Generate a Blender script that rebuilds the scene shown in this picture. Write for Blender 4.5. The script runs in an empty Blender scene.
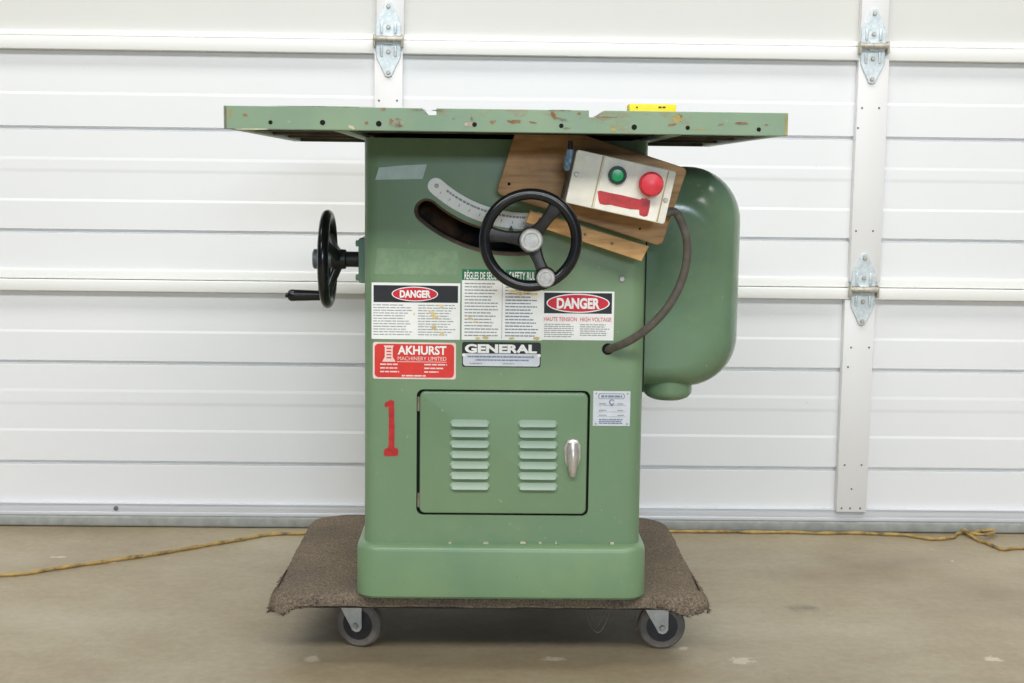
import bpy, bmesh, math, random
from mathutils import Vector, Matrix, noise
random.seed(7)
PI = math.pi
C = bpy.context.scene.collection

# ------------------------------------------------------------------ camera
F = 1369.0                      # focal length in pixels of a 1024 px wide frame
PITCH, ROLL, YAW = math.radians(6.8), 0.0125, math.radians(1.05)
R = (Matrix.Rotation(-YAW, 3, 'Z') @ Matrix.Rotation(PI/2-PITCH, 3, 'X') @ Matrix.Rotation(ROLL, 3, 'Z'))
def ray(px, py): return R @ Vector((px-512, 341.5-py, -F))
_d = ray(360, 645.5)
H = -_d.z*2.57/_d.y             # camera height: front wheels touch the floor 2.57 m away
def P(px, py, Y):               # point of a plane Y = const seen at a pixel of the survey photo
    d = ray(px, py); k = Y/d.y
    return Vector((d.x*k, Y, H+d.z*k))
def Q(px, py, z):               # point of a horizontal plane
    d = ray(px, py); k = (z-H)/d.z
    return Vector((d.x*k, d.y*k, z))
cam = bpy.data.cameras.new('camera'); co = bpy.data.objects.new('camera', cam); C.objects.link(co)
cam.sensor_width = 36; cam.lens = F/1024*36; cam.clip_start = .05
co.matrix_world = Matrix.Translation((0, 0, H)) @ R.to_4x4()
bpy.context.scene.camera = co

YT, YTB = 2.2, 2.985            # table front / back
YB, YC = 2.43, 2.452            # plinth front / cabinet front
YW = 3.47                       # door plane
ZD = P(500, 599.5, YB).z        # top of the carpet, underside of the plinth

# ------------------------------------------------------------------ materials
def srgb(r, g, b):
    f = lambda c: (c/255/12.92) if c/255 <= .04045 else ((c/255+.055)/1.055)**2.4
    return (f(r), f(g), f(b), 1)
class N:
    def __init__(s, name):
        s.m = bpy.data.materials.new(name); s.m.use_nodes = True
        s.t = s.m.node_tree; s.b = s.t.nodes['Principled BSDF']
        s.tc = s.t.nodes.new('ShaderNodeTexCoord')
    def n(s, typ, **kw):
        x = s.t.nodes.new(typ)
        for k, v in kw.items():
            if hasattr(x, k): setattr(x, k, v)
            else: x.inputs[k].default_value = v
        return x
    def l(s, a, b): s.t.links.new(a, b)
    def map(s, scale=(1,1,1), rot=(0,0,0), loc=(0,0,0), coord='Object'):
        m = s.n('ShaderNodeMapping'); m.inputs['Scale'].default_value = scale
        m.inputs['Rotation'].default_value = rot; m.inputs['Location'].default_value = loc
        s.l(s.tc.outputs[coord], m.inputs['Vector']); return m.outputs[0]
    def noise(s, scale, detail=4, rough=.55, vec=None):
        x = s.n('ShaderNodeTexNoise'); x.inputs['Scale'].default_value = scale
        x.inputs['Detail'].default_value = detail; x.inputs['Roughness'].default_value = rough
        s.l(vec if vec else s.tc.outputs['Object'], x.inputs['Vector']); return x.outputs['Fac']
    def ramp(s, fac, stops):
        x = s.n('ShaderNodeValToRGB'); e = x.color_ramp.elements
        while len(e) < len(stops): e.new(.5)
        for i, (p, c) in enumerate(stops): e[i].position = p; e[i].color = c if len(c) == 4 else (*c, 1)
        s.l(fac, x.inputs['Fac']); return x.outputs['Color']
    def mix(s, fac, a, b, mode='MIX'):
        x = s.n('ShaderNodeMix', data_type='RGBA', blend_type=mode)
        for sock, v in ((x.inputs[0], fac), (x.inputs[6], a), (x.inputs[7], b)):
            if isinstance(v, (tuple, list, float, int)): sock.default_value = v
            else: s.l(v, sock)
        return x.outputs[2]
    def col(s, v):
        if isinstance(v, tuple): s.b.inputs['Base Color'].default_value = v
        else: s.l(v, s.b.inputs['Base Color'])
    def bump(s, h, strength=.2, dist=.002):
        x = s.n('ShaderNodeBump'); x.inputs['Strength'].default_value = strength; x.inputs['Distance'].default_value = dist
        s.l(h, x.inputs['Height']); s.l(x.outputs[0], s.b.inputs['Normal'])
    def set(s, rough=.5, metal=0, spec=.5, coat=0):
        s.b.inputs['Roughness'].default_value = rough; s.b.inputs['Metallic'].default_value = metal
        s.b.inputs['Specular IOR Level'].default_value = spec; s.b.inputs['Coat Weight'].default_value = coat
        return s.m
B, W = (0,0,0,1), (1,1,1,1)
def plain(name, c, rough=.5, metal=0, spec=.5, var=.06, scale=40, bump=0):
    n = N(name); c2 = tuple(max(0, x*(1-var*2)) for x in c[:3])+(1,)
    c3 = tuple(min(1, x*(1+var)) for x in c[:3])+(1,)
    n.col(n.ramp(n.noise(scale), [(.3, c2), (.7, c3)]))
    if bump: n.bump(n.noise(scale*4), bump, .001)
    return n.set(rough, metal, spec)

def green(name, c, chips=.0, big=2.5, rough=.33, stain=.25):
    n = N(name)
    dark = (c[0]*.78, c[1]*.85, c[2]*.88, 1)
    base = n.ramp(n.noise(big, 5), [(.35, dark), (.65, c)])
    yel = srgb(150, 168, 118)
    m1 = n.ramp(n.noise(big*2.2, 6, .65, n.map(loc=(3.1, 1.7, 4.4))), [(.52, B), (.72, (stain,)*3+(1,))])
    base = n.mix(m1, base, yel)
    sp = n.ramp(n.noise(95, 3, .6), [(.70, B), (.74, (.45,)*3+(1,))])
    base = n.mix(sp, base, srgb(176, 186, 150))
    dk = n.ramp(n.noise(120, 2, .5, n.map(loc=(9, 3, 1))), [(.74, B), (.78, (.35,)*3+(1,))])
    base = n.mix(dk, base, srgb(70, 92, 70))
    if chips:
        ch = n.ramp(n.noise(17, 7, .72, n.map(scale=(.55, 1, 1.5), loc=(2, 0, 1))), [(.60, B), (.645, (chips,)*3+(1,))])
        base = n.mix(ch, base, srgb(150, 122, 84))
        ch2 = n.ramp(n.noise(13, 7, .7, n.map(loc=(6, 2, 1))), [(.64, B), (.68, (chips*.8,)*3+(1,))])
        base = n.mix(ch2, base, srgb(176, 160, 146))
    n.col(base)
    n.bump(n.noise(140, 3), .10, .001)
    return n.set(rough, 0, .5)

GREEN = srgb(126, 152, 116)
M = {}
M['cab'] = green('green_machine_paint', GREEN)
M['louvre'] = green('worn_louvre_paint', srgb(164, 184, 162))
M['plinth'] = green('green_plinth_paint', srgb(127, 155, 116), big=4)
M['table'] = green('chipped_green_table_paint', srgb(142, 164, 134), chips=.45, big=5, rough=.45, stain=.35)
M['tabletop'] = plain('worn_cast_iron', srgb(120, 122, 112), .45, .6)
M['under'] = plain('grimy_underside', srgb(86, 78, 62), .8, var=.3, scale=20)
M['motor'] = green('green_motor_cover_paint', srgb(120, 147, 115), big=5, rough=.17, stain=.3)
M['flange'] = green('green_flange_paint', srgb(132, 164, 146), rough=.4)
M['black'] = plain('black_enamel', srgb(22, 22, 24), .22, var=.2)
M['blackrough'] = plain('black_worn_iron', srgb(40, 38, 38), .42, var=.25, scale=60)
M['dark'] = plain('dark_void', srgb(14, 11, 9), .9)
M['slotwall'] = plain('slot_wall_iron', srgb(132, 120, 106), .6, var=.2)
M['slotback'] = (lambda n: (n.col(n.ramp(n.noise(14, 5), [(.45, srgb(14, 10, 9)), (.68, srgb(96, 66, 40))])), n.set(.9))[1])(N('slot_interior'))
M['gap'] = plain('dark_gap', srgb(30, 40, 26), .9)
M['steel'] = plain('brushed_steel', srgb(190, 187, 182), .38, .35, var=.12, scale=120)
M['darksteel'] = plain('dark_steel', srgb(120, 128, 132), .4, .4, var=.15)
M['chrome'] = plain('worn_chrome', srgb(214, 206, 200), .3, .5, var=.1, scale=90)
M['galv'] = (lambda n: (n.col(n.ramp(n.noise(70, 5, .7), [(.35, srgb(192, 202, 206)), (.65, srgb(226, 232, 234))])), n.set(.42, .2))[1])(N('galvanised_steel'))
M['pin'] = plain('aged_pin_steel', srgb(190, 184, 170), .45, .3, var=.2, scale=90)
M['white'] = plain('white_label_vinyl', srgb(252, 252, 248), .4, var=.02, scale=60)
M['ink'] = plain('grey_print', srgb(158, 160, 162), .6)
M['blueink'] = plain('blue_grey_print', srgb(132, 140, 164), .6)
M['blackink'] = plain('black_print', srgb(30, 31, 34), .45, var=.15)
M['red'] = plain('red_label_vinyl', srgb(226, 56, 48), .45, var=.06, scale=30)
M['dred'] = plain('danger_red', srgb(216, 28, 54), .45)
M['pink'] = plain('faded_red_print', srgb(226, 132, 138), .6)
M['pinkw'] = plain('pale_print', srgb(248, 222, 214), .5)
M['hgreen'] = plain('green_print', srgb(24, 118, 78), .5)
M['rust'] = plain('orange_splash', srgb(238, 214, 150), .6, var=.15)
M['ochre'] = plain('ochre_filler', srgb(178, 160, 96), .7, var=.15)
M['pale'] = plain('pale_crumb', srgb(206, 204, 172), .8, var=.15)
M['chip'] = plain('rusty_chip', srgb(156, 120, 78), .7, var=.25, scale=90)
M['chipgrey'] = plain('grey_chip', srgb(146, 144, 122), .6, var=.3, scale=120)
M['chippale'] = plain('pale_chip', srgb(190, 172, 156), .6, var=.25, scale=90)
M['redpaint'] = plain('red_brush_paint', srgb(196, 44, 44), .4, var=.2, scale=60)
M['plate'] = plain('silver_plate', srgb(216, 220, 226), .4, .15, var=.05)
M['tape'] = plain('grey_tape', srgb(184, 206, 200), .45, var=.06, scale=60, bump=.3)
M['resid'] = (lambda n: (n.col(n.ramp(n.noise(45, 6, .7), [(.35, srgb(116, 146, 114)), (.62, srgb(134, 160, 124))])), n.bump(n.noise(60, 6, .7), .5, .001), n.set(.55))[2])(N('tape_residue_paint'))
M['cream'] = plain('cream_switch_box', srgb(250, 245, 230), .45, var=.04, scale=60)
M['creamg'] = plain('cream_groove', srgb(192, 176, 138), .6, var=.1)
M['boxside'] = plain('grey_box_side', srgb(104, 96, 86), .6, var=.1)
M['btgreen'] = plain('green_button', srgb(36, 184, 110), .25, var=.15, scale=150)
M['btred'] = plain('red_button', srgb(228, 62, 74), .35, var=.08, scale=90)
M['cable'] = plain('grey_cable_jacket', srgb(98, 92, 84), .5, var=.15, scale=60)
M['blue'] = plain('pale_blue_fitting', srgb(140, 172, 196), .4, var=.25, scale=150)
M['yellow'] = plain('bright_yellow', srgb(246, 224, 20), .5)
M['tyre'] = plain('grey_rubber_tyre', srgb(116, 110, 104), .6, var=.12, scale=80)
M['hub'] = plain('dark_wheel_hub', srgb(52, 52, 56), .5, var=.2)
M['zinc'] = plain('zinc_fork', srgb(214, 216, 214), .4, .1, var=.1)
M['deckwood'] = plain('dark_dolly_wood', srgb(66, 56, 48), .8, var=.2)
M['mark'] = plain('tiny_screw_grey', srgb(110, 110, 112), .5)

def wood(name, a, b, rot):
    n = N(name)
    v = n.map(scale=(3, 30, 30), rot=(0, rot, 0))
    g = n.noise(3.2, 7, .62, v)
    c = n.ramp(g, [(.32, b), (.5, a), (.68, tuple(min(1, x*1.18) for x in a[:3])+(1,))])
    d = n.ramp(n.noise(9, 5, .6), [(.35, (.72, .66, .6, 1)), (.6, W)])
    n.col(n.mix(1.0, c, d, 'MULTIPLY')); n.bump(g, .15, .001)
    return n.set(.5)
M['board'] = wood('brown_plywood', srgb(208, 160, 104), srgb(178, 130, 82), -math.radians(17))
M['cleat'] = wood('pale_pine', srgb(232, 182, 116), srgb(202, 152, 90), -math.radians(17))

def carpet_mat():
    n = N('brown_carpet')
    a = n.ramp(n.noise(260, 4, .75), [(.32, srgb(98, 88, 78)), (.5, srgb(141, 128, 114)), (.7, srgb(176, 164, 150))])
    t = n.ramp(n.noise(7, 5, .6), [(.3, (.72, .70, .70, 1)), (.7, (1.0, .95, .86, 1))])
    n.col(n.mix(1.0, a, t, 'MULTIPLY')); n.bump(n.noise(220, 4, .8), .9, .004)
    return n.set(.95, 0, .1)
M['carpet'] = carpet_mat()
M['fibre'] = plain('carpet_fibre', srgb(126, 112, 98), .95, 0, .1, var=.3, scale=30)

def floor_mat():
    n = N('stained_concrete')
    o = n.tc.outputs['Object']
    c = n.ramp(n.noise(1.6, 8, .62, n.map(scale=(.9, 1.3, 1))), [(.32, srgb(144, 130, 105)), (.5, srgb(164, 151, 126)), (.68, srgb(178, 168, 146))])
    f = n.ramp(n.noise(55, 5, .7), [(.3, (.86, .85, .83, 1)), (.7, (1.06, 1.05, 1.03, 1))])
    c = n.mix(1.0, c, f, 'MULTIPLY')
    sp = n.ramp(n.noise(34, 4, .6, n.map(loc=(5, 2, 0))), [(.715, B), (.75, (.5,)*3+(1,))])
    c = n.mix(sp, c, srgb(206, 196, 174))
    dk = n.ramp(n.noise(6, 6, .7, n.map(loc=(1, 8, 0))), [(.56, B), (.76, (.35,)*3+(1,))])
    c = n.mix(dk, c, srgb(128, 114, 92))
    def blob(c, px, py, rx, ry, colour, a, sharp=.35):
        p = Q(px, py, 0)
        m = n.map(scale=(1/rx, 1/ry, 1), loc=(-p.x/rx, -p.y/ry, 0))
        w = n.n('ShaderNodeVectorMath', operation='LENGTH'); n.l(m, w.inputs[0])
        s = n.n('ShaderNodeMath', operation='MULTIPLY_ADD'); n.l(n.noise(48, 6, .75), s.inputs[0]); s.inputs[1].default_value = 3.6; s.inputs[2].default_value = -1.7
        q = n.n('ShaderNodeMath', operation='ADD'); n.l(w.outputs['Value'], q.inputs[0]); n.l(s.outputs[0], q.inputs[1])
        return n.mix(n.ramp(q.outputs[0], [(1-sharp, (a,)*3+(1,)), (1, B)]), c, colour)
    pale = srgb(222, 206, 186)
    for px, py, rx, ry in ((312, 659, .016, .022), (554, 659, .028, .014), (741, 661, .030, .022), (993, 659, .018, .018), (107, 562, .02, .02), (57, 557, .02, .01), (952, 561, .008, .01), (683, 648, .012, .012)):
        c = blob(c, px, py, rx, ry, pale, .65)
    c = blob(c, 803, 608, .05, .03, srgb(112, 104, 92), .7, .8)
    c = blob(c, 330, 675, .35, .12, srgb(150, 126, 92), .35, .9)
    c = blob(c, 880, 560, .4, .05, srgb(140, 130, 112), .25, .9)
    c = blob(c, 560, 668, .5, .1, srgb(156, 132, 96), .35, .9)
    n.col(c); n.bump(n.noise(24, 7, .7), .12, .004)
    rr = n.ramp(n.noise(3, 5), [(.3, (.36,)*3+(1,)), (.7, (.52,)*3+(1,))])
    n.set(.45, 0, .4); n.l(rr, n.b.inputs['Roughness'])
    return n.m
M['floor'] = floor_mat()

def door_mat(name, c, rough=.38):
    n = N(name)
    a = n.ramp(n.noise(1.4, 4), [(.3, tuple(x*.965 for x in c[:3])+(1,)), (.7, c)])
    d = n.ramp(n.noise(70, 3, .5), [(.765, B), (.80, (.4,)*3+(1,))])
    n.col(n.mix(d, a, srgb(196, 194, 190))); n.bump(n.noise(160, 2), .03, .001)
    return n.set(rough, 0, .35)
M['door'] = door_mat('white_steel_door', srgb(237, 237, 238))
M['doorup'] = door_mat('white_upper_panel', srgb(217, 216, 211), .6)
M['rail'] = door_mat('white_door_rail', srgb(240, 239, 235))
M['stile'] = door_mat('white_door_stile', srgb(234, 232, 231))
M['alu'] = (lambda n: (n.col(n.ramp(n.noise(3, 4, .6, n.map(scale=(.6, 1, 60))), [(.3, srgb(205, 206, 210)), (.7, srgb(226, 227, 231))])), n.set(.35, .15))[1])(N('aluminium_retainer'))
M['rubber'] = plain('grey_door_seal', srgb(160, 162, 157), .7, var=.1)
def cord_mat():
    n = N('dirty_yellow_cord')
    n.col(n.ramp(n.noise(28, 6, .7), [(.36, srgb(104, 88, 60)), (.5, srgb(166, 136, 78)), (.7, srgb(194, 164, 100))]))
    return n.set(.6)
M['cord'] = cord_mat()

# ------------------------------------------------------------------ mesh helpers
class MB:
    def __init__(s): s.v = []; s.f = []; s.mi = []; s.mats = []
    def mat(s, m):
        if m not in s.mats: s.mats.append(m)
        return s.mats.index(m)
    def add(s, vs, fs, m, T=None):
        k = len(s.v); i = s.mat(m)
        s.v += [tuple(T @ Vector(p)) if T else tuple(p) for p in vs]
        for f in fs: s.f.append([a+k for a in f]); s.mi.append(i)
    def addbm(s, bm, m, T=None):
        bm.verts.index_update()
        s.add([v.co.copy() for v in bm.verts], [[v.index for v in f.verts] for f in bm.faces], m, T); bm.free()
    def box(s, a, b, m, bev=0, seg=2, T=None):
        bm = bmesh.new(); bmesh.ops.create_cube(bm, size=1)
        for v in bm.verts: v.co = Vector(((a[i]+b[i])/2+v.co[i]*(b[i]-a[i]) for i in range(3)))
        if bev: bmesh.ops.bevel(bm, geom=bm.edges[:], offset=bev, segments=seg, profile=.5, affect='EDGES', clamp_overlap=True)
        s.addbm(bm, m, T)
    def prism(s, pts, y0, y1, m, bev=0, seg=2, T=None, back=True):
        """polygon in (x, z) pushed from y0 (front) to y1; the front rim is bevelled"""
        bm = bmesh.new()
        a = [bm.verts.new((x, y0, z)) for x, z in pts]; b = [bm.verts.new((x, y1, z)) for x, z in pts]
        n = len(pts); ff = bm.faces.new(a)
        if back: bm.faces.new(b[::-1])
        for i in range(n): bm.faces.new((a[i], b[i], b[(i+1) % n], a[(i+1) % n]))
        bmesh.ops.recalc_face_normals(bm, faces=bm.faces[:])
        if bev: bmesh.ops.bevel(bm, geom=[e for e in ff.edges], offset=bev, segments=seg, profile=.5, affect='EDGES')
        s.addbm(bm, m, T)
    def lathe(s, prof, m, T=None, n=32):
        """profile of (radius, height along -Y)"""
        vs, fs = [], []
        for r, h in prof:
            for k in range(n):
                a = 2*PI*k/n; vs.append((r*math.cos(a), -h, r*math.sin(a)))
        for i in range(len(prof)-1):
            for k in range(n):
                fs.append((i*n+k, i*n+(k+1) % n, (i+1)*n+(k+1) % n, (i+1)*n+k))
        fs.append(list(range(n))[::-1]); fs.append([(len(prof)-1)*n+k for k in range(n)])
        s.add(vs, fs, m, T)
    def torus(s, R_, r, m, T=None, n=64, k=16, sy=1):
        vs, fs = [], []
        for i in range(n):
            a = 2*PI*i/n
            for j in range(k):
                b = 2*PI*j/k; q = R_+r*math.cos(b)
                vs.append((q*math.cos(a), r*sy*math.sin(b), q*math.sin(a)))
        for i in range(n):
            for j in range(k):
                fs.append((i*k+j, i*k+(j+1) % k, ((i+1) % n)*k+(j+1) % k, ((i+1) % n)*k+j))
        s.add(vs, fs, m, T)
    def tube(s, pts, rad, m, n=10, sub=6, T=None, ell=1):
        pts = [Vector(p) for p in pts]
        path = []
        for i in range(len(pts)-1):
            p0, p1, p2, p3 = pts[max(i-1, 0)], pts[i], pts[i+1], pts[min(i+2, len(pts)-1)]
            for q in range(sub):
                t = q/sub
                path.append(.5*((2*p1)+(p2-p0)*t+(2*p0-5*p1+4*p2-p3)*t*t+(3*p1-p0-3*p2+p3)*t**3))
        path.append(pts[-1])
        vs, fs = [], []; up = None
        for i, p in enumerate(path):
            d = (path[min(i+1, len(path)-1)]-path[max(i-1, 0)]).normalized()
            if up is None: up = Vector((0, 0, 1)) if abs(d.z) < .9 else Vector((1, 0, 0))
            a = d.cross(up).normalized(); b = a.cross(d).normalized(); up = b
            r = rad(i/(len(path)-1)) if callable(rad) else rad
            for k in range(n):
                t = 2*PI*k/n; vs.append(p+a*r*math.cos(t)+b*r*ell*math.sin(t))
        for i in range(len(path)-1):
            for k in range(n): fs.append((i*n+k, i*n+(k+1) % n, (i+1)*n+(k+1) % n, (i+1)*n+k))
        fs.append(list(range(n))[::-1]); fs.append([(len(path)-1)*n+k for k in range(n)])
        s.add(vs, fs, m, T)
    def mesh(s, name, off=Vector((0, 0, 0)), fix=True, angle=35):
        me = bpy.data.meshes.new(name)
        me.from_pydata([Vector(v)-off for v in s.v], [], s.f)
        for m in s.mats: me.materials.append(m)
        me.polygons.foreach_set('material_index', s.mi)
        if fix:
            bm = bmesh.new(); bm.from_mesh(me); bmesh.ops.recalc_face_normals(bm, faces=bm.faces[:]); bm.to_mesh(me); bm.free()
        me.polygons.foreach_set('use_smooth', [True]*len(me.polygons))
        me.set_sharp_from_angle(angle=math.radians(angle)); me.update()
        return me
    def build(s, name, parent=None, fix=True, angle=35, origin=None):
        if origin is None:
            lo = [min(v[i] for v in s.v) for i in range(3)]; hi = [max(v[i] for v in s.v) for i in range(3)]
            origin = Vector(((lo[0]+hi[0])/2, (lo[1]+hi[1])/2, (lo[2]+hi[2])/2 if parent else lo[2]))
        o = bpy.data.objects.new(name, s.mesh(name, origin, fix, angle)); C.objects.link(o)
        WL[o.name] = origin.copy(); o.location = origin-(WL[parent.name] if parent else Vector((0, 0, 0))); o.parent = parent
        return o
WL = {}
def thing(name, loc, label=None, cat=None, kind=None, group=None, parent=None):
    o = bpy.data.objects.new(name, None); C.objects.link(o); o.empty_display_size = .1
    WL[o.name] = Vector(loc); o.location = Vector(loc)-(WL[parent.name] if parent else Vector((0, 0, 0))); o.parent = parent
    tag(o, label, cat, kind, group); return o
def tag(o, label=None, cat=None, kind=None, group=None):
    for k, v in (('label', label), ('category', cat), ('kind', kind), ('group', group)):
        if v: o[k] = v
    return o
def rrect(x0, z0, x1, z1, r, n=6):
    rs = r if isinstance(r, (tuple, list)) else (r,)*4     # bottom-left, bottom-right, top-right, top-left
    out = []
    for (cx, cz, a0), q in zip(((x0, z0, PI), (x1, z0, 1.5*PI), (x1, z1, 0), (x0, z1, .5*PI)), rs):
        ox = cx+q*(1 if cx == x0 else -1); oz = cz+q*(1 if cz == z0 else -1)
        if q <= 0: out.append((cx, cz)); continue
        for k in range(n+1):
            a = a0+PI/2*k/n; out.append((ox+q*math.cos(a), oz+q*math.sin(a)))
    return out
_tx = {}
def text2d(body, bold=0.0):
    if (body, bold) in _tx: return _tx[(body, bold)]
    cu = bpy.data.curves.new('lettering', 'FONT'); cu.body = body; cu.size = 1; cu.offset = bold; cu.resolution_u = 4
    o = bpy.data.objects.new('lettering', cu); C.objects.link(o)
    dg = bpy.context.evaluated_depsgraph_get(); me = bpy.data.meshes.new_from_object(o.evaluated_get(dg))
    vs = [(v.co.x, v.co.y) for v in me.vertices]; fs = [list(p.vertices) for p in me.polygons]
    bpy.data.objects.remove(o); bpy.data.curves.remove(cu); bpy.data.meshes.remove(me)
    x0 = min(v[0] for v in vs); x1 = max(v[0] for v in vs); y0 = min(v[1] for v in vs); y1 = max(v[1] for v in vs)
    vs = [((x-x0)/(x1-x0), (y-y0)/(y1-y0)) for x, y in vs]
    _tx[(body, bold)] = (vs, fs); return vs, fs

class Decal:
    """flat printed plate on a wall-like face; u, v run 0..1 from its top left corner"""
    def __init__(s, tl, br, Y, T=None):
        s.mb = MB(); s.x0, s.z1, s.x1, s.z0, s.Y, s.T = tl[0], tl[1], br[0], br[1], Y, T
    def p(s, u, v, lay=0): return (s.x0+(s.x1-s.x0)*u, s.Y-.0006-lay*.0003, s.z1+(s.z0-s.z1)*v)
    def base(s, m, r=0):
        s.mb.prism(rrect(s.x0, s.z0, s.x1, s.z1, r, 4), s.Y-.0006, s.Y+.0004, m, T=s.T); return s
    def poly(s, pts, m, lay=1): s.mb.add([s.p(u, v, lay) for u, v in pts], [list(range(len(pts)))], m, s.T); return s
    def rect(s, u0, v0, u1, v1, m, lay=1): return s.poly([(u0, v1), (u1, v1), (u1, v0), (u0, v0)], m, lay)
    def round(s, u0, v0, u1, v1, m, lay=1, r=.3, n=5):
        w = (s.x1-s.x0); h = (s.z1-s.z0); rr = r*min((u1-u0)*w, (v1-v0)*h)
        return s.poly([(x/w, 1-z/h) for x, z in rrect(u0*w, (1-v1)*h, u1*w, (1-v0)*h, rr, n)], m, lay)
    def oval(s, u, v, ru, rv, m, lay=1): return s.poly([(u+ru*math.cos(a), v-rv*math.sin(a)) for a in (2*PI*k/40 for k in range(40))], m, lay)
    def text(s, body, u0, v0, u1, v1, m, lay=2, bold=0.0):
        vs, fs = text2d(body, bold)
        s.mb.add([s.p(u0+(u1-u0)*x, max(v0, v1)+(min(v0, v1)-max(v0, v1))*y, lay) for x, y in vs], fs, m, s.T); return s
    def lines(s, u0, v0, u1, v1, rows, m, fill=.5, word=.07, lay=1, ragged=.25):
        """illegible fine print: rows of word-long dashes"""
        dv = (v1-v0)/rows
        for k in range(rows):
            u = u0; end = u1-random.random()*ragged*(u1-u0)
            while u < end-.004:
                w = min(word*(.35+random.random())*.8, end-u)
                s.rect(u, v0+dv*k+dv*(1-fill)/2, u+w, v0+dv*(k+1)-dv*(1-fill)/2, m, lay); u += w+word*.10
        return s
    def build(s, name, parent, label=None): return tag(s.mb.build(name, parent, fix=False), label)
def xz(p): return (p.x, p.z)
def S(px, py): return xz(P(px, py, YC))
PXC = YC/F

# ------------------------------------------------------------------ the setting
mb = MB(); mb.add([(-4.5, -3, 0), (4.5, -3, 0), (4.5, YW+.25, 0), (-4.5, YW+.25, 0)], [(0, 1, 2, 3)], M['floor'])
tag(mb.build('floor', origin=Vector((0, 0, 0))), kind='structure', label='stained brown-grey concrete floor')

XW0, XW1 = -3.6, 3.6
zw = lambda py, px=5: P(px, py, YW).z
J1, J2 = zw(35.2), zw(278)                   # joints between door sections
door = thing('door_1', (0, YW, 0), 'white sectional steel garage door behind the saw', None, 'structure')
def section(profile, m, name='door_panel'):
    """profile: (height, stand-out toward the room); swept along the door"""
    mb = MB(); n = len(profile)
    vs = [(XW0, YW-d, z) for z, d in profile]+[(XW1, YW-d, z) for z, d in profile]
    mb.add(vs, [(i, i+1, n+i+1, n+i) for i in range(n-1)], m)
    vs = [(x, YW+.045, z) for x in (XW0, XW1) for z in (profile[0][0], profile[-1][0])]
    mb.add(vs, [(0, 1, 3, 2)], m)
    return mb.build(name, door, fix=False, angle=4)
def prof(top, ys, px=5):
    return [(zw(y, px), d) for y, d in ys]
o = .005
def ribs(ys): 
    a, b, c_, d, e, f_, g, h, k, l, m_ = ys
    return [(a, 0), (b, 0), (b+2.5, o), (c_-1, o), (c_-.2, -.010), (c_+2.6, -.010), (c_+3.6, 0), (d, 0), (d+3, .001), (e, .001), (e+3.5, 0), (f_, 0), (f_+2.5, o), (g-1, o), (g-.2, -.010), (g+2.6, -.010), (g+3.6, 0), (h, 0)]
o = .0015
sec2 = ribs((49, 91, 126, 156, 168, 198, 229, 278, 0, 0, 0))
sec3 = ribs((289.5, 329, 360.5, 388, 401, 428, 460.5, 515, 0, 0, 0))
section(prof(J1, sec2), M['door']); section(prof(J2, sec3), M['door'])
section([(zw(-75), 0), (zw(29), .0), (zw(30.5), .002)], M['doorup'])
def rail(z1, z0, d, name='rail', m='rail'):
    mb = MB(); mb.box((XW0, YW-d, z0), (XW1, YW+.01, z1), M[m], .003); return mb.build(name, door)
rail(zw(29.5), J1+.0008, .012); rail(J1-.0008, zw(49), .024)
rail(zw(268.5), J2+.0008, .007); rail(J2-.0008, zw(289.5), .024)
# bottom aluminium retainer with two grooves, rubber seal below
mb = MB()
za, zb = zw(501.2), zw(513.5)
mb.box((XW0, YW-.012, za-.004), (XW1, YW+.02, za), M['alu'], .001)
mb.box((XW0, YW-.010, zb+.010), (XW1, YW+.02, za-.004), M['alu'], .001)
mb.box((XW0, YW-.014, zb), (XW1, YW+.02, zb+.010), M['alu'], .002)
T = Matrix.Translation(P(116, 508.2, YW-.011)); mb.lathe([(.006, -.002), (.006, .002), (.003, .003)], M['mark'], T, 12)
mb.build('bottom_retainer', door)
mb = MB(); mb.box((XW0, YW-.016, .001), (XW1, YW+.02, zb), M['rubber'], .006, 3); mb.build('bottom_seal', door)
# stiles: one board per section
def stile(px, py, w, z0, z1, dots=(), side=True):
    x = P(px, py, YW-.025).x; mb = MB()
    mb.box((x-w/2, YW-.025, z0), (x+w/2, YW+.01, z1), M['stile'], .0015)
    for dx, dy in dots:
        p = P(dx, dy, YW-.025); mb.lathe([(.0026, -.001), (.0026, .0006), (.0012, .001)], M['mark'], Matrix.Translation(p), 10)
    return mb.build('stile', door)
zt = zw(-75)
stile(390.2, 15, .068, J1+.001, zt); stile(388.5, 80, .070, J2+.016, J1-.03, ((379, 100.5), (397, 100.5)))
stile(383, 400, .072, zb+.028, J2-.03)
stile(875, 20, .068, J1+.003, zt)
stile(869.5, 170, .076, J2+.016, J1-.03, ((862, 108), (879, 108), (858, 128), (856, 231), (873, 231)))
stile(856, 400, .077, zb+.028, J2-.03, ((851, 347.5), (869, 347.5), (848, 367), (844.5, 465), (861.5, 465), (851.5, 489), (841.5, 508.3), (850, 508.3), (860, 508.3)))
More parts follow.
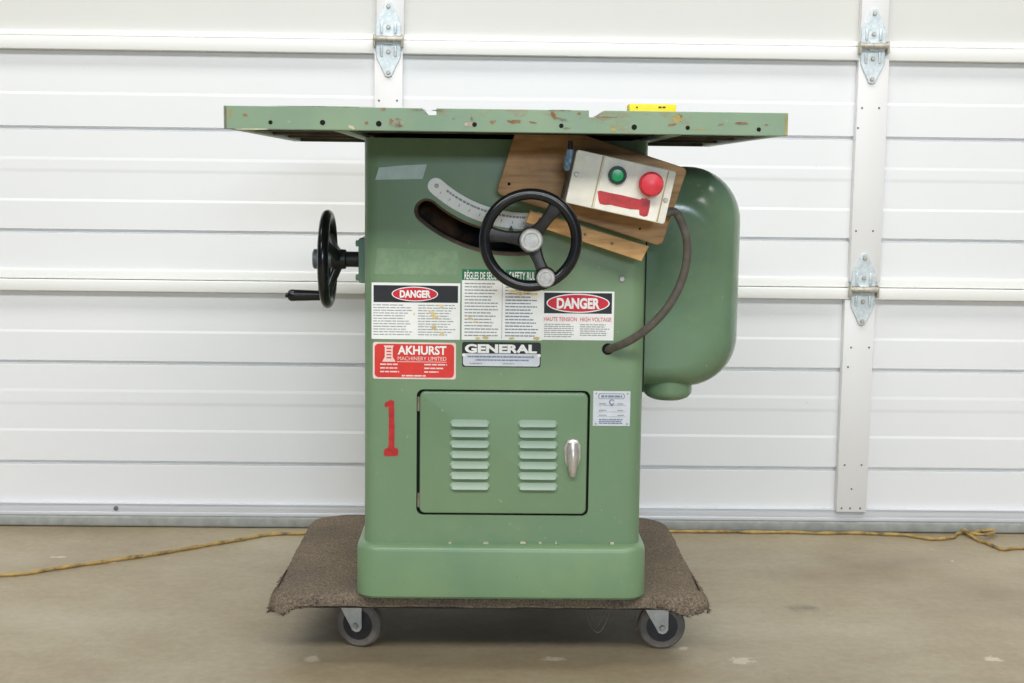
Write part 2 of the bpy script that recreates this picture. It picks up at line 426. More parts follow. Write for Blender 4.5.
def hinge(px, py, tone='galv', up=36, dn=38):
    c = P(px, py, YW-.027); h = .092; w = .031
    mb = MB()
    for s in (1, -1):
        pts = [(-w, .008), (w, .008), (w, .036), (w*.92, .046), (.011, h-.010), (.008, h-.003), (0, h), (-.008, h-.003), (-.011, h-.010), (-w*.92, .046), (-w, .036)]
        mb.prism([(c.x+x, c.z+s*z) for x, z in pts][::s], c.y-.003, c.y+.004, M[tone], .0012, 1)
        for dx in (-.017, .017):          # pressed stiffening ribs
            mb.box((c.x+dx-.004, c.y-.007, c.z+min(s*.014, s*.042)), (c.x+dx+.004, c.y, c.z+max(s*.014, s*.042)), M[tone], .003, 2)
        mb.box((c.x-.012, c.y-.013, c.z+min(s*.002, s*.012)), (c.x+.012, c.y, c.z+max(s*.002, s*.012)), M[tone], .003, 2)
    hg = mb.build('hinge', door)
    mb = MB(); T = Matrix.Translation((c.x, c.y-.014, c.z)) @ Matrix.Rotation(PI/2, 4, 'Z')
    mb.lathe([(.007, -.036), (.0078, -.034), (.0078, .032), (.007, .034)], M['pin'], T, 16)
    for s in (-1, 1): mb.box((c.x+s*.034-.003, c.y-.020, c.z-.020), (c.x+s*.034+.003, c.y+.004, c.z+.012), M['pin'], .003)
    mb.build('hinge_pin', hg)
    for z in (h-.012, .030, -.030, -(h-.012)):
        mb = MB(); mb.lathe([(.0055, 0), (.0055, .004), (.004, .0055)], M['pin'], Matrix.Translation((c.x, c.y-.003, c.z+z)), 6); mb.build('hinge_screw', hg)
hinge(388.5, 39.5); hinge(873, 46.5); hinge(863, 289.5)

# ------------------------------------------------------------------ the saw
xL, xR = P(365, 340, YC+.03).x, P(643, 340, YC+.03).x
cx = (xL+xR)/2
ztop_t = P(505, 109.2, YT).z; zbot_t = P(505, 132.3, YT).z
saw = thing('table_saw', (cx, YC+.25, ZD), 'green cabinet table saw with black handwheels, standing on the carpeted dolly', 'table saw')

# table with ribs beneath, mitre slots and rail bolt holes
tx0, tx1 = P(223.6, 116, YT).x, P(788.0, 124, YT).x
mb = MB()
s1a, s1b = P(423.5, 107, YT).x, P(436.5, 107, YT).x
s2a, s2b = P(589, 110, YT).x, P(602.5, 110, YT).x
sd = .0105
pts = [(tx0, zbot_t), (tx1, zbot_t), (tx1, ztop_t), (s2b+.003, ztop_t), (s2b-.002, ztop_t-sd*.6), (s2b-.006, ztop_t-sd), (s2a, ztop_t-sd), (s2a, ztop_t),
       (s1b, ztop_t), (s1b, ztop_t-sd), (s1a+.003, ztop_t-sd), (s1a, ztop_t-sd*.4), (s1a-.002, ztop_t), (tx0, ztop_t)]
mb.prism(pts, YT, YT+.022, M['table'], .0008, 1)
pts2 = [(min(max(a, tx0+.0008), tx1-.0008), b if b > zbot_t+.01 else ztop_t-.024) for a, b in pts]
mb.prism(pts2, YT+.022, YTB, M['tabletop'])
for x in (tx0, tx1): mb.box((min(x, x+(.018 if x == tx0 else -.018)), YT+.002, zbot_t+.0005), (max(x, x+(.018 if x == tx0 else -.018)), YTB+.001, ztop_t-.0006), M['table'], .0015)
mb.box((tx0, YTB-.02, zbot_t+.0005), (tx1, YTB, ztop_t-.001), M['under'], .002)
r1, r2 = P(339, 129, YT).x, P(676, 134, YT).x
for x in (r1, r2): mb.box((x-.012, YT+.01, zbot_t-.001), (x+.012, YTB, ztop_t-.02), M['table'], .002)
for k in (1, 2, 3):
    y = YT+(YTB-YT)*k/4
    mb.box((tx0+.01, y-.008, zbot_t+.003), (tx1-.01, y+.008, ztop_t-.02), M['under'], .002)
for px, py, r in ((270.5, 122.3, 2.2), (322.6, 122.5, 2.8), (378.8, 123.7, 3.0), (474.5, 124.5, 2.5), (561.3, 125.8, 2.4), (634.2, 127.2, 2.9), (687.7, 127.8, 2.3), (758.8, 129.5, 2.3)):
    p = P(px, py, YT); r *= YT/F*.9
    mb.lathe([(r*1.05, -.001), (r*1.05, .0004), (r*.9, .0005)], M['dark'], Matrix.Translation(p), 16)
for px, z0_ in ((225.6, 0), (786.3, 0)):      # bare filler at both end corners of the front edge
    x = P(px, 120, YT).x; mb.box((x-.0016, YT-.0006, zbot_t+.001), (x+.0016, YT+.001, ztop_t-.001), M['ochre'] if px > 500 else M['slotwall'])
def fleck(px, py, rx, ry, m, ang=0, lay=0):
    p = P(px, py, YT); k = YT/F; q = []
    for i in range(13):
        t = 2*PI*i/13; j = random.uniform(.55, 1.15); x, z = rx*k*math.cos(t)*j, ry*k*math.sin(t)*j
        q.append((p.x+x*math.cos(ang)-z*math.sin(ang), YT-.0004-lay*.0002, p.z+x*math.sin(ang)+z*math.cos(ang)))
    mb.add(q, [list(range(13))], M[m])
for a_ in ((245, 115, 3, 2, 'chip'), (366.5, 123.3, 2.2, 2, 'chip'), (396, 122.5, 8, 5.5, 'chipgrey'), (391, 121, 2, 2.5, 'chip'), (399, 126, 4, 1.4, 'chip'), (383, 109.5, 2.6, 1.8, 'chip'), (470, 124.3, 5.5, 2.6, 'chippale'), (472, 117.5, 2.2, 4, 'chipgrey'), (492.5, 122.4, 2.6, 2, 'chip'), (494, 121, 3, 1, 'chipgrey'),
           (514.5, 121.8, 7, 2.2, 'chip'), (510, 121.4, 3.4, 1.4, 'chip'), (533, 122.8, 4.5, 1, 'chip', -.2), (553, 115.5, 5, 2.4, 'chip', -.8), (562, 119.5, 6, 1.6, 'chipgrey', -.2), (579, 113.5, 2.2, 1.4, 'chip'), (567, 128.2, 4, 1.2, 'chipgrey'), (454, 118.8, 2, .9, 'chipgrey'), (419, 110, 9, .9, 'chipgrey'), (440, 110.5, 8, 1, 'chipgrey'), (560, 110.6, 14, .8, 'chipgrey'),
           (677, 119, 6, 4, 'ochre'), (671.5, 125, 5, 1.5, 'chip', .1), (680, 116.5, 2.5, 2.5, 'chip'), (613, 129.7, 3, 2, 'ochre'), (721, 124.6, 3.5, .9, 'chip', .2), (742, 123.2, 9, 1.7, 'chip', .06), (743, 124, 6, .8, 'slotwall', .06), (766, 125, 2.4, 1, 'chip'), (605, 117, 12, .7, 'chip'), (700, 129, 14, .6, 'ochre'), (230, 113, 1.2, 5, 'ochre'), (250, 129, 17, .9, 'pale'), (330, 106.6, 60, .5, 'chipgrey'), (351, 127, 4, 2, 'pale', -.4)):
    fleck(*a_[:5], *(a_[5:6] or (0,)), random.random())
tag(mb.build('table_top', saw), 'chipped green cast iron table with mitre slots')

# cabinet shell: rounded corners, curved tilt slot and door opening cut into the front
ztopc = zbot_t-.004; zbc = P(500, 543, YC).z
def solid(mb, name):
    o = bpy.data.objects.new(name, mb.mesh(name)); C.objects.link(o); return o
mb = MB()
ol = rrect(xL, YC, xR, YC+.50, .026, 8)
n = len(ol)
mb.add([(x, y, zbc-.004) for x, y in ol]+[(x, y, ztopc) for x, y in ol], [list(range(n))[::-1], list(range(n, 2*n))]+[(i, (i+1) % n, n+(i+1) % n, n+i) for i in range(n)], M['cab'])
shell = solid(mb, 'shell')
def arc_band(pts, hw, n=28):
    """centre-line through three pixels -> closed outline (x,z) with round ends of half-width hw"""
    (x1, y1), (x2, y2), (x3, y3) = [S(*p) for p in pts]
    d = 2*(x1*(y2-y3)+x2*(y3-y1)+x3*(y1-y2))
    ux = ((x1*x1+y1*y1)*(y2-y3)+(x2*x2+y2*y2)*(y3-y1)+(x3*x3+y3*y3)*(y1-y2))/d
    uy = ((x1*x1+y1*y1)*(x3-x2)+(x2*x2+y2*y2)*(x1-x3)+(x3*x3+y3*y3)*(x2-x1))/d
    r = math.hypot(x1-ux, y1-uy); a0 = math.atan2(y1-uy, x1-ux); a1 = math.atan2(y3-uy, x3-ux)
    at = lambda a, q: (ux+q*math.cos(a), uy+q*math.sin(a))
    out = [at(a0+(a1-a0)*k/n, r+hw) for k in range(n+1)]
    e = at(a1, r)
    out += [(e[0]+hw*math.cos(a1-PI*0+PI*k/10), e[1]+hw*math.sin(a1+PI*k/10)) for k in range(1, 10)]
    out += [at(a1+(a0-a1)*k/n, r-hw) for k in range(n+1)]
    e = at(a0, r)
    out += [(e[0]+hw*math.cos(a0+PI+PI*k/10), e[1]+hw*math.sin(a0+PI+PI*k/10)) for k in range(1, 10)]
    return out, (ux, uy, r, a0, a1, at)
SL = [(426.5, 211.5), (461.5, 233.5), (530, 243)]
slot, _ = arc_band(SL, 12*PXC); slot2, _ = arc_band([(x, y-1) for x, y in SL], 9.4*PXC)
def cutter(levels, side, back, name):
    mb = MB(); n = len(levels[0][0]); m_ = len(levels)
    vs = [(x, y, z) for poly, y in levels for x, z in poly]
    mb.add(vs, [(j*n+i, j*n+(i+1) % n, (j+1)*n+(i+1) % n, (j+1)*n+i) for i in range(n) for j in range(1)]+[list(range(n))], side)
    mb.add(vs, [(j*n+i, j*n+(i+1) % n, (j+1)*n+(i+1) % n, (j+1)*n+i) for i in range(n) for j in range(1, m_-1)]+[[(m_-1)*n+i for i in range(n)]], back)
    bm = bmesh.new(); me = bpy.data.meshes.new(name); me.from_pydata(mb.v, [], mb.f)
    for m in mb.mats: me.materials.append(m)
    me.polygons.foreach_set('material_index', mb.mi)
    bm.from_mesh(me); bmesh.ops.remove_doubles(bm, verts=bm.verts[:], dist=1e-6); bmesh.ops.recalc_face_normals(bm, faces=bm.faces[:]); bm.to_mesh(me); bm.free()
    o = bpy.data.objects.new(name, me); C.objects.link(o); return o
dx0, dz1 = S(416.8, 389.2); dx1, dz0 = S(588, 516)
cuts = [cutter([(arc_band(SL, 17*PXC)[0], YC-.02), (slot2, YC+.014), (slot2, YC+.09)], M['slotwall'], M['slotback'], 'slot_cut'),
        cutter([(rrect(dx0, dz0, dx1, dz1, .012, 6), YC-.02), (rrect(dx0, dz0, dx1, dz1, .012, 6), YC+.004), (rrect(dx0, dz0, dx1, dz1, .012, 6), YC+.012)], M['cab'], M['gap'], 'door_cut'),
        ]
for c in cuts:
    md = shell.modifiers.new('cut', 'BOOLEAN'); md.object = c; md.operation = 'DIFFERENCE'; md.solver = 'EXACT'; md.material_mode = 'TRANSFER'
dg = bpy.context.evaluated_depsgraph_get()
me = bpy.data.meshes.new_from_object(shell.evaluated_get(dg)); me.name = 'cabinet'
for o_ in cuts+[shell]: bpy.data.objects.remove(o_)
cc = Vector((cx, YC+.25, (ztopc+zbc)/2))
for v in me.vertices: v.co -= cc
me.polygons.foreach_set('use_smooth', [True]*len(me.polygons)); me.set_sharp_from_angle(angle=math.radians(25))
cab = bpy.data.objects.new('cabinet', me); C.objects.link(cab); WL[cab.name] = cc; cab.parent = saw; cab.location = cc-WL[saw.name]

# plinth
mb = MB()
bx0, bx1 = P(356.8, 575, YB+.04).x, P(644.6, 575, YB+.04).x
zpt = P(500, 546.5, YB).z
rings = []
for z, ins in ((ZD, .004), (ZD+.004, .0005), (ZD+.010, 0), (zpt-.012, .001), (zpt-.006, .0025), (zpt-.002, .006), (zpt, .011), (zpt+.001, .03)):
    rings.append([(x, y, z) for x, y in rrect(bx0+ins, YB+ins, bx1-ins, YB+.545-ins, .040-ins*.6, 8)])
n = len(rings[0]); vs = [p for r_ in rings for p in r_]
fs = [(i*n+k, i*n+(k+1) % n, (i+1)*n+(k+1) % n, (i+1)*n+k) for i in range(len(rings)-1) for k in range(n)]
fs += [list(range(n))[::-1], [(len(rings)-1)*n+k for k in range(n)]]
mb.add(vs, fs, M['plinth'])
for px, py, w in ((450, 543, 3), (486, 543.3, 5), (523, 542.8, 6), (540, 543, 3), (612, 543.5, 4), (556, 543, 2)):   # crumbs of filler at the seam
    p = P(px, py, YC-.004); mb.box((p.x-w*PXC/2, YC-.007, p.z-.0018), (p.x+w*PXC/2, YC+.002, p.z+.0016), M['pale'], .001)
mb.build('plinth', saw)

# access door
px0, pz1 = S(420, 391.3); px1, pz0 = S(585.6, 514)
mb = MB()
mb.prism(rrect(px0, pz0, px1, pz1, .010, 6), YC-.003, YC+.009, M['cab'], .0028, 3)
for col, (a, b) in enumerate(((449.8, 490), (517.8, 557.8))):
    for k in range(7):
        y = 422.4+k*10.45+(0 if col == 0 else .5)
        p0 = S(a, y); p1 = S(b, y); L = p1[0]-p0[0]; zc = (p0[1]+p1[1])/2; hh = 3.3*PXC
        # pressed louvre: rounded hood, open along its lower edge
        vs, fs = [], []; nu, nv = 18, 7
        for i in range(nu+1):
            u = -1+2*i/nu; e = min(1, (1-abs(u))*L/2/(hh*1.3)); e = math.sqrt(max(0, 1-(1-e)**2))
            for j in range(nv+1):
                t = j/nv; prof_ = t**.8
                vs.append(((p0[0]+p1[0])/2+u*L/2, YC-.003-.0085*e*prof_, zc+hh*(1-2*t)*max(.15, e)))
        for i in range(nu):
            for j in range(nv): q = i*(nv+1)+j; fs.append((q, q+1, q+nv+2, q+nv+1))
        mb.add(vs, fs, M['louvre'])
        vs = []
        for i in range(nu+1):
            q = i*(nv+1)+nv; k0 = len(mb.v)-(nu+1)*(nv+1)
        b_ = [mb.v[len(mb.v)-(nu+1)*(nv+1)+i*(nv+1)+nv] for i in range(nu+1)]
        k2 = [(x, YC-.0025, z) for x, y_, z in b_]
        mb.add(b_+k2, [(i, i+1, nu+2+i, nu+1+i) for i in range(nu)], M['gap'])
adoor = mb.build('access_door', saw, fix=False); tag(adoor, 'louvred access door in the cabinet front')
mb = MB()   # chrome paddle latch
hx0, hz1 = S(563.9, 438.3); hx1, hz0 = S(580.3, 474)
wv = hx1-hx0; xm = (hx0+hx1)/2
mb.prism([(hx0, hz1-.016), (hx0+.002, hz0+.024), (hx0+.006, hz0+.015), (hx1-.006, hz0+.012), (hx1, hz0+.030), (hx1, hz1-.012), (hx1-.006, hz1-.002), (xm, hz1), (hx0+.006, hz1-.003)], YC-.007, YC-.002, M['chrome'], .002, 2)
vs, fs = [], []
for i in range(13):
    t = i/12; z = hz1-.006+(hz0-hz1+.004)*t; w_ = (.0085+.003*math.sin(PI*min(1, t*1.3)))*(1 if t < .85 else 1-(t-.85)*2.2); d = .008+.012*math.sin(PI*(.12+.80*t))
    for j in range(9):
        a = PI*j/8; vs.append((xm+.001*t-math.cos(a)*w_, YC-.006-d*math.sin(a)**.8, z))
for i in range(12):
    for j in range(8): fs.append((i*9+j, i*9+j+1, (i+1)*9+j+1, (i+1)*9+j))
fs += [list(range(9)), list(range(12*9, 13*9))[::-1]]
mb.add(vs, fs, M['chrome']); tag(mb.build('door_latch', adoor), 'worn chrome paddle latch')
for py in (404, 500):                            # hinge knuckles in the left gap
    p = P(418.6, py, YC); mb = MB()
    mb.lathe([(.0025, -.013), (.0025, .013)], M['slotwall'], Matrix.Translation((p.x, YC+.001, p.z)) @ Matrix.Rotation(PI/2, 4, 'X'), 10); mb.build('door_hinge', adoor)

# tilt scale: arc plate with graduation
band, (ux, uy, r, a0, a1, at) = arc_band([(436, 186), (468, 207.5), (538, 220.5)], 8.2*PXC)
mb = MB(); mb.prism(band, YC-.0014, YC+.0004, M['white'], .0004, 1)
def stroke(a, q0, q1, w, m):
    p, q = at(a, q0), at(a, q1); t = (-(q[1]-p[1]), q[0]-p[0]); L = math.hypot(*t); t = (t[0]/L*w/2, t[1]/L*w/2)
    y = YC-.0018
    mb.add([(p[0]-t[0], y, p[1]-t[1]), (p[0]+t[0], y, p[1]+t[1]), (q[0]+t[0], y, q[1]+t[1]), (q[0]-t[0], y, q[1]-t[1])], [(0, 1, 2, 3)], m)
for k in range(46):
    a = a0+(a1-a0)*(.07+.9*k/45); long = k % 5 == 0
    stroke(a, r+.0125 if not long else r+.0110, r+.0138, .0004, M['ink'])
    if long: stroke(a, r+.0015, r+.0065, .0012, M['ink'])
a = a0+(a1-a0)*.10
while a < a0+(a1-a0)*.94 if a1 > a0 else a > a0+(a1-a0)*.94:
    da = (a1-a0)*(.012+.03*random.random()); q = r-.006
    p0, p1 = at(a, q-.0018), at(a, q+.0018); p2, p3 = at(a+da, q+.0018), at(a+da, q-.0018); y = YC-.0018
    mb.add([(p0[0], y, p0[1]), (p1[0], y, p1[1]), (p2[0], y, p2[1]), (p3[0], y, p3[1])], [(0, 1, 2, 3)], M['ink']); a += da*1.25
e = at(a0, r); mb.lathe([(.004, 0), (.004, .002), (.002, .003)], M['steel'], Matrix.Translation((e[0]+.001, YC-.001, e[1])), 14)
tag(mb.build('tilt_scale', saw, fix=False), 'white curved tilt scale with graduations')
mb = MB(); p = P(511, 232, YC)           # pointer inside the slot
mb.prism([(p.x-.006, p.z-.02), (p.x+.006, p.z-.02), (p.x+.003, p.z+.006), (p.x, p.z+.012), (p.x-.003, p.z+.006)], YC-.006, YC-.003, M['blackrough'], .0005, 1)
mb.build('tilt_pointer', saw)

# printed plates on the cabinet front
D = Decal(S(371.6, 282.4), S(459.9, 339.8), YC).base(M['white'])
D.rect(.022, .045, .975, .345, M['blackink']).oval(.488, .195, .262, .130, M['white'], 2).oval(.488, .195, .250, .114, M['dred'], 3)
D.text('DANGER', .318, .262, .668, .128, M['white'], 4, .045)
for f in ((.02, .37, .47), (.525, .37, .96)): D.lines(f[0], .37, f[2], .94, 12, M['ink'], .32, .085)
for u, v, s in ((.70, .56, .035), (.72, .60, .03), (.78, .40, .025), (.71, .79, .035), (.80, .89, .03), (.48, .55, .015), (.66, .50, .02)):
    D.poly([(u+s*math.cos(a)*random.uniform(.5, 1.2), v+1.5*s*math.sin(a)*random.uniform(.5, 1.2)) for a in (2*PI*k/9 for k in range(9))], M['rust'], 3+u+v*.37)
D.build('danger_label', saw, 'white danger sticker at left with red oval and splashes')
D = Decal(S(462.1, 269), S(541.8, 340.5), YC).base(M['white'])
D.rect(0, 0, 1, .155, M['hgreen'])
D.text('RÈGLES DE SÉCURITÉ', .03, .145, .54, .012, M['white'], 2, .02).text('SAFETY RULES', .585, .145, .965, .03, M['white'], 2, .02)
D.lines(.035, .18, .46, .96, 17, M['ink'], .36, .07); D.lines(.54, .18, .95, .96, 17, M['blueink'], .36, .07); D.rect(.497, .18, .503, .98, M['ink'])
for u, v, s in ((.62, .30, .05), (.72, .33, .06), (.80, .31, .05), (.90, .34, .04), (.10, .70, .04), (.17, .74, .03), (.30, .97, .05), (.20, .975, .04), (.62, .975, .04), (.93, .97, .05)):
    D.poly([(u+s*math.cos(a)*random.uniform(.6, 1.2), min(.995, v+.5*s*math.sin(a)*random.uniform(.6, 1.2))) for a in (2*PI*k/9 for k in range(9))], M['rust'], 3+u+v*.37)
D.build('safety_rules_label', saw, 'tall white safety rules sticker with green heading')
D = Decal(S(542.5, 290.8), S(613.4, 340.5), YC).base(M['white'])
D.rect(.025, .035, .968, .455, M['blackink']).oval(.497, .245, .440, .195, M['white'], 2).oval(.497, .245, .424, .172, M['dred'], 3)
D.text('DANGER', .20, .36, .80, .135, M['white'], 4, .045)
D.text('HAUTE TENSION', .025, .615, .485, .53, M['pink'], 2, .02).text('HIGH VOLTAGE', .53, .615, .965, .53, M['pink'], 2, .02)
D.lines(.03, .66, .46, .95, 7, M['ink'], .4, .08); D.lines(.53, .66, .95, .92, 6, M['ink'], .4, .08)
D.build('high_voltage_label', saw, 'white high voltage danger sticker at right')
D = Decal(S(372.8, 341.9), S(455.8, 379.5), YC).base(M['pinkw'], .004)
D.round(.022, .045, .978, .955, M['red'], 1, .12)
D.text('AKHURST', .30, .335, .885, .09, M['white'], 2, .03).text('MACHINERY LIMITED', .30, .49, .885, .385, M['pinkw'], 2, .0)
D.rect(.29, .52, .89, .535, M['pinkw'], 2)
D.poly([(.115, .53), (.145, .40), (.145, .14), (.13, .09), (.255, .09), (.24, .14), (.24, .40), (.275, .53)], M['pinkw'], 2)
for k in range(4): D.rect(.165, .15+.085*k, .222, .185+.085*k, M['red'], 3)
for k in range(3):
    D.lines(.09, .57+.10*k, .33, .63+.10*k, 1, M['pinkw'], .62, .10, 2, .15); D.lines(.62, .57+.10*k, .90-.05*k, .63+.10*k, 1, M['pinkw'], .62, .10, 2, .1)
D.lines(.35, .88, .64, .935, 1, M['pinkw'], .7, .1, 2, .05)
D.build('dealer_label', saw, 'red dealer sticker with white lettering')
D = Decal(S(462.2, 341.8), S(540.5, 367.4), YC-.0004).base(M['blackink'], .004)
D.round(.012, .46, .988, .965, M['plate'], 1, .25); D.rect(.012, .46, .988, .62, M['plate'], 2)
D.text('GENERAL', .035, .44, .95, .08, M['white'], 2, .05)
D.lines(.07, .53, .93, .64, 1, M['blueink'], .55, .06, 3, .02); D.lines(.17, .67, .85, .77, 1, M['blueink'], .55, .06, 2, .02); D.lines(.10, .82, .30, .90, 1, M['ink'], .5, .05, 2); D.lines(.52, .82, .72, .90, 1, M['ink'], .5, .05, 2)
for u in (.022, .978): D.oval(u, .52, .022, .065, M['white'], 3)
D.build('maker_plate', saw, 'black and silver maker plate')
D = Decal(S(593.4, 390.9), S(629.7, 426), YC).base(M['plate'])
D.round(.14, .07, .84, .225, M['blackink'], 1, .3).round(.155, .082, .825, .213, M['plate'], 2, .3).lines(.21, .11, .79, .19, 1, M['blueink'], .8, .16, 3, .02)
D.oval(.50, .315, .075, .078, M['blueink'], 2).oval(.505, .315, .045, .05, M['plate'], 3).rect(.51, .29, .58, .34, M['plate'], 4).rect(.47, .39, .54, .42, M['blueink'], 2)
for v in (.34, .53, .67): D.lines(.16, v, .40, v+.045, 1, M['ink'], .6, .1, 2); D.lines(.66, v, .84, v+.045, 1, M['ink'], .6, .1, 2); D.rect(.12, v+.06, .88, v+.068, M['ink'], 2)
D.lines(.16, .79, .84, .95, 3, M['blueink'], .6, .12, 2, .1)
for u, v in ((.08, .07), (.92, .07), (.08, .94), (.92, .94)): D.oval(u, v, .025, .026, M['ink'], 2)
D.build('rating_plate', saw, 'small silver rating plate')
# red hand-painted numeral
def one(mb, T, s=1.0, m=None):
    pts = [(-.0125, -.051), (.0115, -.0505), (.0135, -.045), (.012, -.037), (.0060, -.0345), (.0058, .020), (.0052, .051), (-.001, .0525), (-.0105, .048), (-.0125, .042), (-.010, .039), (-.0048, .040), (-.0040, .010), (-.0052, -.035), (-.0120, -.038), (-.0138, -.045)]
    n = len(pts); out = []
    for i, p in enumerate(pts):
        q = pts[(i+1) % n]
        for t in (0, .33, .66):
            j = .0005*s*(random.random()-.5); out.append(((p[0]+(q[0]-p[0])*t)*s+j, (p[1]+(q[1]-p[1])*t)*s+j))
    mb.add([(x, 0, z) for x, z in out], [list(range(len(out)))], M['redpaint'], T)
mb = MB(); p = P(391.2, 428.5, YC); one(mb, Matrix.Translation((p.x, YC-.0009, p.z))); tag(mb.build('painted_numeral', saw, fix=False), 'red hand-painted numeral one on cabinet')
# tape and residue
mb = MB(); mb.prism([S(*q) for q in ((375.3, 179.8), (422.5, 179.0), (427, 164.2), (404, 165.3), (379, 167.5))], YC-.0008, YC+.0003, M['tape']); mb.build('tape_strip', saw)
mb = MB(); mb.prism([S(*q) for q in ((374.5, 274.5), (415, 275), (456, 275), (459, 262), (457, 251), (420, 249.5), (377, 248), (376, 262))], YC-.0006, YC+.0003, M['resid']); mb.build('tape_residue', saw)
mb = MB(); mb.lathe([(.0055, -.002), (.0055, .002), (.004, .0035)], M['steel'], Matrix.Translation(P(622, 279, YC)), 14); mb.build('cabinet_screw', saw)

# handwheels
def wheel_mesh(T, RM, rim, dish, ang, hub=.017, hl=.05):
    mb = MB(); mb.torus(RM, rim, M['black'], T, 72, 18, .95)
    for a in ang:
        n = 9; vs, fs = [], []
        for i in range(n):
            t = i/(n-1); q = hub*.5+(RM-hub*.5)*t
            w = .0145-.0055*math.sin(PI*min(1, t*1.1))*.9+.002*(t > .9); y = dish*(1-t)**1.5; th = .0075-.002*t
            for k in range(8):
                b = 2*PI*k/8; du = w*math.cos(b); dy = th*math.sin(b)
                vs.append((q*math.cos(a)-du*math.sin(a), y+dy, q*math.sin(a)+du*math.cos(a)))
        for i in range(n-1):
            for k in range(8): fs.append((i*8+k, i*8+(k+1) % 8, (i+1)*8+(k+1) % 8, (i+1)*8+k))
        fs += [list(range(8)), list(range((n-1)*8, n*8))]
        mb.add(vs, fs, M['blackrough'], T)
    mb.lathe([(hub*.8, -dish-hl), (hub*.8, -dish-.012), (hub, -dish-.010), (hub*1.1, -dish+.010), (hub, -dish+.016)], M['blackrough'], T)
    return mb
YH = 2.285
hc = P(530.6, 240.2, YH); RW = 51.6*YH/F; rim = .0094
T = Matrix.Translation(hc)
angs = [math.radians(a) for a in (-67.5, 52.5, 172.5)]
fw = wheel_mesh(T, RW-rim, rim, .012, angs, .019, .165).build('front_handwheel', saw); tag(fw, 'black handwheel on the cabinet front')
mb = MB(); q = P(531.3, 240.8, YH)
mb.lathe([(.018, -.004), (.0195, .004), (.0195, .009), (.017, .012), (.0125, .012), (.0115, .0105)], M['steel'], Matrix.Translation((hc.x+.001, YH+.002, hc.z)), 28); mb.build('hub_nut', fw)
b = Vector((hc.x+(RW-.019)*math.cos(angs[0]), YH, hc.z+(RW-.019)*math.sin(angs[0])))
mb = MB(); mb.lathe([(.017, -.006), (.0185, .002), (.0155, .010)], M['blackrough'], Matrix.Translation(b), 24)
mb.lathe([(.0155, .006), (.0155, .0135), (.0135, .0155), (.010, .0155), (.009, .0145)], M['steel'], Matrix.Translation(b), 24); mb.build('handle_boss', fw)
# side handwheel: its axis runs along X
YS = 2.62
sc = P(327.8, 259, YS); RS = 49.2*YS/F; rim = .0106
T = Matrix.Translation(sc) @ Matrix.Rotation(-PI/2, 4, 'Z')    # local -Y becomes world -X
T = Matrix.Translation(sc) @ Matrix.Rotation(PI/2, 4, 'Z') @ Matrix.Scale(1, 4, (1, 0, 0))
# local +Y must point to +X (toward the cabinet)
T = Matrix.Translation(sc) @ Matrix(((0, 1, 0, 0), (-1, 0, 0, 0), (0, 0, 1, 0), (0, 0, 0, 1)))
sw = wheel_mesh(T, RS-rim, rim, .024, [math.radians(a) for a in (-90, 30, 150)], .0185, .044).build('side_handwheel', saw); tag(sw, 'black handwheel on the left cabinet side')
mb = MB(); mb.lathe([(.016, -.024), (.016, .016), (.019, .018), (.019, .026), (.016, .028)], M['darksteel'], T, 12); mb.build('hub_nut', sw)
mb = MB(); zc_ = -(RS-.024)
mb.lathe([(.0095, 0), (.0092, .004), (.0112, .062), (.0116, .070), (.009, .075), (.0045, .077), (.0045, .081)], M['black'], T @ Matrix.Translation((0, 0, zc_)), 20); mb.build('crank_handle', sw)
# bearing flange the side shaft comes out of
mb = MB(); fz0, fz1 = P(362, 281, YS).z, P(362, 237, YS).z
mb.box((xL-.020, YS-.055, fz0), (xL+.002, YS+.055, fz1), M['flange'], .004)
for y in (YS-.042, YS+.042):
    for z in (fz0+.010, fz1-.010): mb.lathe([(.006, 0), (.006, .006), (.004, .007)], M['flange'], Matrix.Translation((xL-.019, y, z)) @ Matrix(((0, 1, 0, 0), (-1, 0, 0, 0), (0, 0, 1, 0), (0, 0, 0, 1))), 8)
mb.build('shaft_flange', saw)

# motor cover: pillow-edged box on the right side
YM = 2.53
mx0, mx1 = xR-.004, P(739.3, 290, YM+.06).x
mz1, mz0 = P(690, 166.5, YM+.07).z, P(690, 387.5, YM+.05).z
mb = MB(); rings = []
K = 14; fr = .082
for k in range(K+1):
    a = PI/2*k/K; ins = fr*(1-math.sin(a)); y = YM+fr*(1-math.cos(a))
    rings.append((y, ins))
rings = [(YM, fr*.999)] + rings[1:] + [(YM+.30, 0), (YM+.36, .03)]
vs, fs = [], []
ring_n = None
for y, ins in rings:
    # the left edge stays on the cabinet; only top, right and bottom roll over
    pts = rrect(mx0, mz0+ins*.55, mx1-ins*.75, mz1-ins, (.006, .098-ins*.25, .102-ins*.25, .006), 12)
    ring_n = len(pts); vs += [(x, y, z) for x, z in pts]
for i in range(len(rings)-1):
    for k in range(ring_n): fs.append((i*ring_n+k, i*ring_n+(k+1) % ring_n, (i+1)*ring_n+(k+1) % ring_n, (i+1)*ring_n+k))
fs += [list(range(ring_n)), [(len(rings)-1)*ring_n+k for k in range(ring_n)]]
mb.add(vs, fs, M['motor'])
mc = mb.build('motor_cover', saw, angle=40); tag(mc, 'glossy green motor cover with rounded corners')
mb = MB(); p = P(667.5, 388, YM+.07)
rr = 24.6*(YM+.07)/F
mb.lathe([(rr*.98, -.03), (rr, .002), (rr*.98, .008), (rr*.86, .015), (rr*.62, .020), (rr*.3, .022)], M['motor'], Matrix.Translation((p.x, YM+.07, p.z)) @ Matrix.Rotation(PI/2, 4, 'X'), 36)
mb.build('motor_end_cap', mc)
